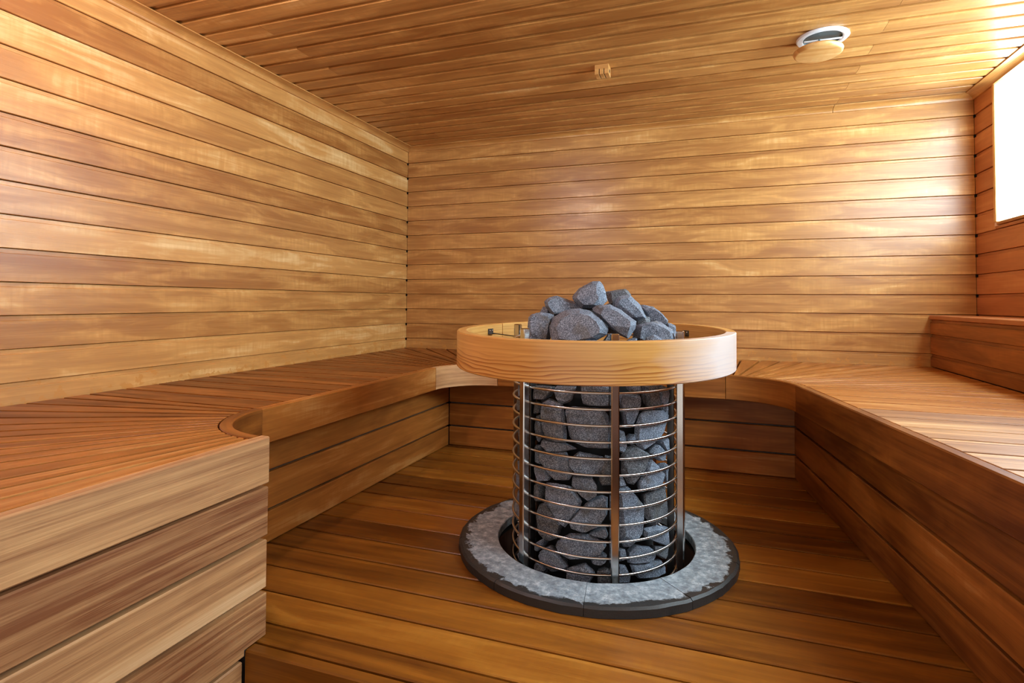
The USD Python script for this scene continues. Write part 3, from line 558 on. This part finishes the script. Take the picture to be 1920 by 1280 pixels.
TOP = {
    'a': [(1.712,-2.079,0.868),(1.726,-2.077,0.881),(1.755,-2.071,0.888),(1.807,-2.061,0.882),(1.798,-2.063,0.855),(1.782,-2.066,0.829),(1.788,-2.065,0.762),(1.713,-2.079,0.761)],
    'b': [(1.715,-1.934,0.889),(1.725,-1.932,0.907),(1.743,-1.928,0.907),(1.76,-1.925,0.879),(1.743,-1.928,0.85),(1.715,-1.934,0.864)],
    'c': [(1.743,-1.963,0.928),(1.758,-1.96,0.942),(1.789,-1.954,0.95),(1.82,-1.948,0.939),(1.874,-1.937,0.919),(1.915,-1.929,0.902),(1.854,-1.941,0.88),(1.814,-1.949,0.87),(1.773,-1.957,0.873),(1.748,-1.962,0.907)],
    'd': [(1.8,-2.122,0.838),(1.816,-2.119,0.87),(1.86,-2.11,0.896),(1.91,-2.1,0.903),(1.954,-2.092,0.894),(1.991,-2.085,0.866),(2.008,-2.081,0.834),(2.004,-2.082,0.815),(1.973,-2.088,0.795),(1.892,-2.104,0.775),(1.817,-2.119,0.78)],
    'e': [(1.833,-2.156,0.777),(1.932,-2.137,0.813),(1.986,-2.126,0.789),(1.98,-2.127,0.748),(1.84,-2.155,0.745)],
    'f': [(1.85,-1.973,0.949),(1.881,-1.967,0.98),(1.927,-1.958,1.004),(1.954,-1.953,1.006),(1.967,-1.95,0.991),(1.987,-1.947,0.93),(1.948,-1.954,0.902),(1.888,-1.966,0.902),(1.861,-1.971,0.929)],
    'g': [(1.946,-1.791,0.969),(1.981,-1.784,0.969),(2.031,-1.775,0.981),(2.05,-1.771,0.956),(2.038,-1.773,0.923),(1.967,-1.787,0.915)],
    'h': [(1.995,-1.933,0.93),(2.021,-1.928,0.95),(2.064,-1.92,0.954),(2.09,-1.915,0.93),(2.103,-1.912,0.917),(2.126,-1.908,0.863),(2.097,-1.913,0.855),(2.057,-1.921,0.862),(2.005,-1.931,0.903)],
    'i': [(1.946,-2.085,0.907),(1.984,-2.078,0.916),(2.015,-2.072,0.917),(2.052,-2.065,0.898),(2.101,-2.055,0.86),(2.101,-2.055,0.835),(2.076,-2.06,0.798),(2.039,-2.067,0.815),(2.009,-2.073,0.84),(1.99,-2.077,0.865),(1.965,-2.082,0.891)],
    'j': [(2.096,-1.852,0.917),(2.143,-1.843,0.91),(2.176,-1.836,0.883),(2.202,-1.831,0.852),(2.196,-1.832,0.828),(2.123,-1.846,0.84)],
    'k': [(2.091,-1.974,0.851),(2.141,-1.964,0.865),(2.185,-1.955,0.855),(2.223,-1.948,0.826),(2.229,-1.947,0.794),(2.21,-1.951,0.768),(2.129,-1.966,0.766),(2.081,-1.976,0.792)],
    'l': [(2.195,-1.874,0.853),(2.228,-1.868,0.84),(2.232,-1.867,0.813),(2.224,-1.868,0.776),(2.199,-1.873,0.789)],
    'm': [(2.132,-2.055,0.779),(2.138,-2.054,0.804),(2.168,-2.048,0.816),(2.192,-2.044,0.799),(2.186,-2.045,0.761),(2.138,-2.054,0.76)],
    'n': [(1.99,-2.146,0.775),(2.02,-2.14,0.818),(2.038,-2.136,0.8),(2.026,-2.139,0.763)],  # dark filler shaped to a shadowed gap between the stones
    'o': [(2.055,-2.085,0.779),(2.079,-2.081,0.798),(2.109,-2.075,0.805),(2.109,-2.075,0.761),(2.061,-2.084,0.754)],
}
WZ_ = [.6245 - .0541 * i for i in range(12)]      # hoops seen below the guard ring, counted from it
def size_word(a): return 'small' if a < .0028 else ('medium' if a < .007 else 'large')
cage_info = []
for i, (key, pts) in enumerate(CAGE.items()):
    A = np.array([p[0] for p in pts]); Z = np.array([p[1] for p in pts]); ca, cz = (A.max() + A.min()) / 2, (Z.max() + Z.min()) / 2
    S = np.radians(A - ca) * .29; H = Z - cz
    area = Polygon(np.c_[S, H]).area
    r0 = random.Random(100 + i); tilt_s, tilt_h = r0.uniform(-.10, .10), r0.uniform(-.10, .10)
    proud = r0.uniform(.290, .2975)
    def P3(s, h, r): a = np.radians(ca) + s / .29; return np.stack([HC[0] + r * np.cos(a), HC[1] + r * np.sin(a), cz + h], -1)
    k = 1.025
    size = math.sqrt(area)
    inset = .91 if size > .05 else .84
    rm = proud - min(.018, .26 * size)
    rf = np.minimum(proud + tilt_s * S * inset + tilt_h * H * inset, .2985)
    front = P3(S * inset, H * inset, rf); mid = P3(S * k, H * k, np.full(len(S), rm)); bk = P3(S * .7, H * .7, np.full(len(S), max(.228, rm - .035)))
    m = stone_mesh(front, mid, bk, i, np.array([math.cos(math.radians(ca)), math.sin(math.radians(ca)), 0]), 3 if size < .05 else 5)
    bay = 'left' if ca < 231.5 else ('middle' if ca < 292.5 else 'right')
    cage_info.append([key, m, bay, ca, cz, area, A.max() - A.min(), Z.max() - Z.min()])
BAYS = {'left': (205, 231), 'middle': (234, 292), 'right': (294, 340)}
ORD = 'zeroth first second third fourth fifth sixth seventh eighth ninth tenth eleventh twelfth lowest'.split()
labels, info = [], []
for key, m, bay, ca, cz, area, da, dz in cage_info:
    up = sum(1 for z in WZ_ if z > cz + dz / 2 - .004); lo = sum(1 for z in WZ_ if z > cz - dz / 2 + .004)
    wires = 'above the first hoop' if lo == 0 else (f'behind {ORD[lo]} hoop from top' if lo == up + 1 else (f'between {ORD[up]} and {ORD[up + 1]} hoops from top' if lo == up else f'behind {ORD[up + 1]} to {ORD[lo]} hoops from top'))
    shape = 'tall' if dz > 1.35 * math.radians(da) * .29 else ('broad' if dz < .75 * math.radians(da) * .29 else 'blocky')
    f0, f1 = BAYS[bay]; fr = (ca - f0) / (f1 - f0)
    where = '' if bay == 'left' else (' at left edge' if fr < .2 else ' left of centre' if fr < .42 else ' at centre' if fr < .6 else ' right of centre' if fr < .82 else ' at right edge')
    labels.append(f'{size_word(area)} {shape} stone, {bay} cage bay{where}, {wires}'); info.append((cz, ca))
for lab in sorted(set(labels)):
    same = [i for i, l in enumerate(labels) if l == lab]
    if len(same) > 1:
        zs = [info[i][0] for i in same]; ax = 0 if max(zs) - min(zs) > .012 else 1
        same.sort(key=lambda i: -info[i][0] if ax == 0 else info[i][1])
        words = (['higher', 'lower'] if ax == 0 else ['left', 'right']) if len(same) == 2 else (['highest', 'middle', 'lowest'] if ax == 0 else ['leftmost', 'middle', 'rightmost'])
        for i, w in zip(same, words): labels[i] = f'{w} {lab}'
for i, row in enumerate(cage_info):
    s = part(None, 'stone', row[1], 'granite' if i % 5 else 'granite_dark', smooth=28)
    tag(s, labels[i], 'stone', 'sauna stones packed in the heater cage')
TOPL = {
    'a': 'upright grey stone at the left end of the heap on the heater', 'b': 'small grey stone half hidden behind the left end of the heap',
    'c': 'long smooth bluish stone sloping at the upper left of the heap', 'd': 'largest rounded stone at the front left of the heap',
    'e': 'low wide stone below the largest rounded stone of the heap', 'f': 'topmost pale stone crowning the heap on the heater',
    'g': 'dark stone behind the crown stone at the back of the heap', 'h': 'angular stone right of the crown stone, behind the long slanting block',
    'i': 'long pale block slanting down across the middle front of the heap', 'j': 'flat-topped stone at the upper right back of the heap',
    'k': 'broad pale stone at the lower right front of the heap', 'l': 'small stone at the far right end of the heap',
    'm': 'small low stone in front of the broad right stone of the heap', 'n': 'dark filler lump standing in for a shadowed gap behind the front post',
    'o': 'small low stone beneath the long slanting block of the heap'}
TOP['p'] = [(1.86, -1.95, .82), (1.99, -1.95, .82), (2.0, -1.95, .87), (1.95, -1.95, .905), (1.88, -1.95, .90)]
TOP['q'] = [(2.0, -1.88, .81), (2.14, -1.88, .81), (2.13, -1.88, .87), (2.06, -1.88, .90), (2.01, -1.88, .88)]
TOP['r'] = [(1.72, -1.90, .80), (1.85, -1.90, .80), (1.86, -1.90, .86), (1.80, -1.90, .89), (1.73, -1.90, .85)]
TOP['s'] = [(1.90, -1.76, .80), (2.05, -1.76, .80), (2.06, -1.76, .89), (1.98, -1.76, .93), (1.91, -1.76, .90)]
TOPL.update(p='dark inner stone in the gap beneath the crown stone of the heap', q='dark inner stone in the gap under the angular upper right stone of the heap',
            r='dark inner stone behind the sloping bluish stone of the heap', s='dark inner stone supporting the back of the heap below the dark rear stone')
camdir = unit(np.array([CAM[0] - HC[0], CAM[1] - HC[1], 0]))
for i, (key, pts) in enumerate(TOP.items()):
    Q = np.array(pts); c = Q.mean(0); D = Q - c
    size = math.sqrt(np.ptp(Q[:, 2]) * np.ptp(Q @ np.array([-camdir[1], camdir[0], 0])))
    th = size * .42; r0 = random.Random(300 + i); ts, tz = r0.uniform(-.35, .35), r0.uniform(-.1, .45)
    side = np.array([-camdir[1], camdir[0], 0])
    def layer(k, off): return c + D * k + camdir * off - camdir * ((D @ side) * ts * k + D[:, 2] * tz * k)[:, None] * (1 if off > 0 else .3)
    m = stone_mesh(layer(.72, th), layer(1.02, .12 * th), layer(.80, -th), 50 + i, camdir + Z_ * .4, 2 if key in 'cd' else 5, amp=.003)
    s = part(None, 'stone', m, 'granite_dark' if key in 'gnpqrs' else 'granite', smooth=28)
    tag(s, TOPL[key], 'stone', 'sauna stones heaped on top of the heater')

# ------------------------------------------------------------------ ceiling fittings
VC = (2.860, -1.105, ZC)
vt = thing('ceiling_vent', 'round ceiling vent with a white ring and a wooden disc hanging below it', 'vent')
part(vt, 'vent_ring', lathe(VC, [(.082, -.001), (.112, -.001), (.113, -.006), (.108, -.011), (.090, -.012), (.083, -.008)]), 'white_enamel', smooth=40)
part(vt, 'duct', lathe(VC, [(.081, -.0085), (.0815, -.001), (.0815, -.0006), (.0002, -.0006), (.0002, -.0016), (.080, -.0016)]), 'duct', smooth=30)
DC = (2.838, -1.118, ZC - .066)
dk = part(vt, 'vent_disc', lathe(DC, [(.0003, .004), (.098, .004), (.105, 0), (.107, -.006), (.103, -.016), (.094, -.022), (.0003, -.0225)]), 'alder_panel', smooth=35, grain=affine_grain(DC, X_, Y_), tone=.85)
part(vt, 'bridge', cbox((VC[0] - .08, VC[1] - .008, ZC - .016), X_, Y_, Z_, .16, .014, .004, .001), 'white_enamel')
part(vt, 'spindle', cat([tube([(2.846, -1.112, ZC - .012), (2.840, -1.117, ZC - .064)], .0042), trimesh.creation.cylinder(.009, .006, sections=6, transform=trimesh.transformations.translation_matrix((2.845, -1.112, ZC - .024)))]), 'zinc', smooth=40)

sn = thing('ceiling_sensor', 'small square wooden sensor cover with two slits on the ceiling', 'sensor')
so = np.array([1.775, -1.135, ZC - .052])
bodyp = [(0, 0), (.075, 0), (.075, .0515), (0, .0515)]
cuts = []
sx = [.024, .048]
# cover built as bars so that the slits are real openings
pieces = []
xs = [0, .0225, .0260, .0480, .0515, .074]
for a, b in ((0, 1), (2, 3), (4, 5)): pieces.append(cbox(so + X_ * xs[a], X_, Y_, Z_, xs[b] - xs[a], .07, .030, .0012))
pieces.append(cbox(so + Z_ * .029, X_, Y_, Z_, .074, .07, .0235, .0012))
part(sn, 'cover', cat(pieces), 'alder_panel', grain=affine_grain(so, X_, Z_), tone=.8)
part(sn, 'insert', cbox(so + np.array([.004, .006, .002]), X_, Y_, Z_, .066, .060, .03, .001), 'slot_black')
part(sn, 'side_vent', cbox(so + np.array([.0735, .022, .014]), X_, Y_, Z_, .0012, .022, .016, .0004), 'slot_black')

lp = thing('ceiling_lamp', 'frosted globe lamp on a wooden rose above the front end of the left bench', 'lamp')
LC = (.85, -2.98, ZC)
part(lp, 'rose', lathe(LC, [(.0003, -.001), (.075, -.001), (.078, -.008), (.060, -.022), (.0003, -.022)], 40), 'alder_panel', smooth=35, grain=affine_grain(LC, X_, Y_))
part(lp, 'globe', trimesh.creation.icosphere(3, .062).apply_translation((LC[0], LC[1], ZC - .086)), 'globe_glow', True)
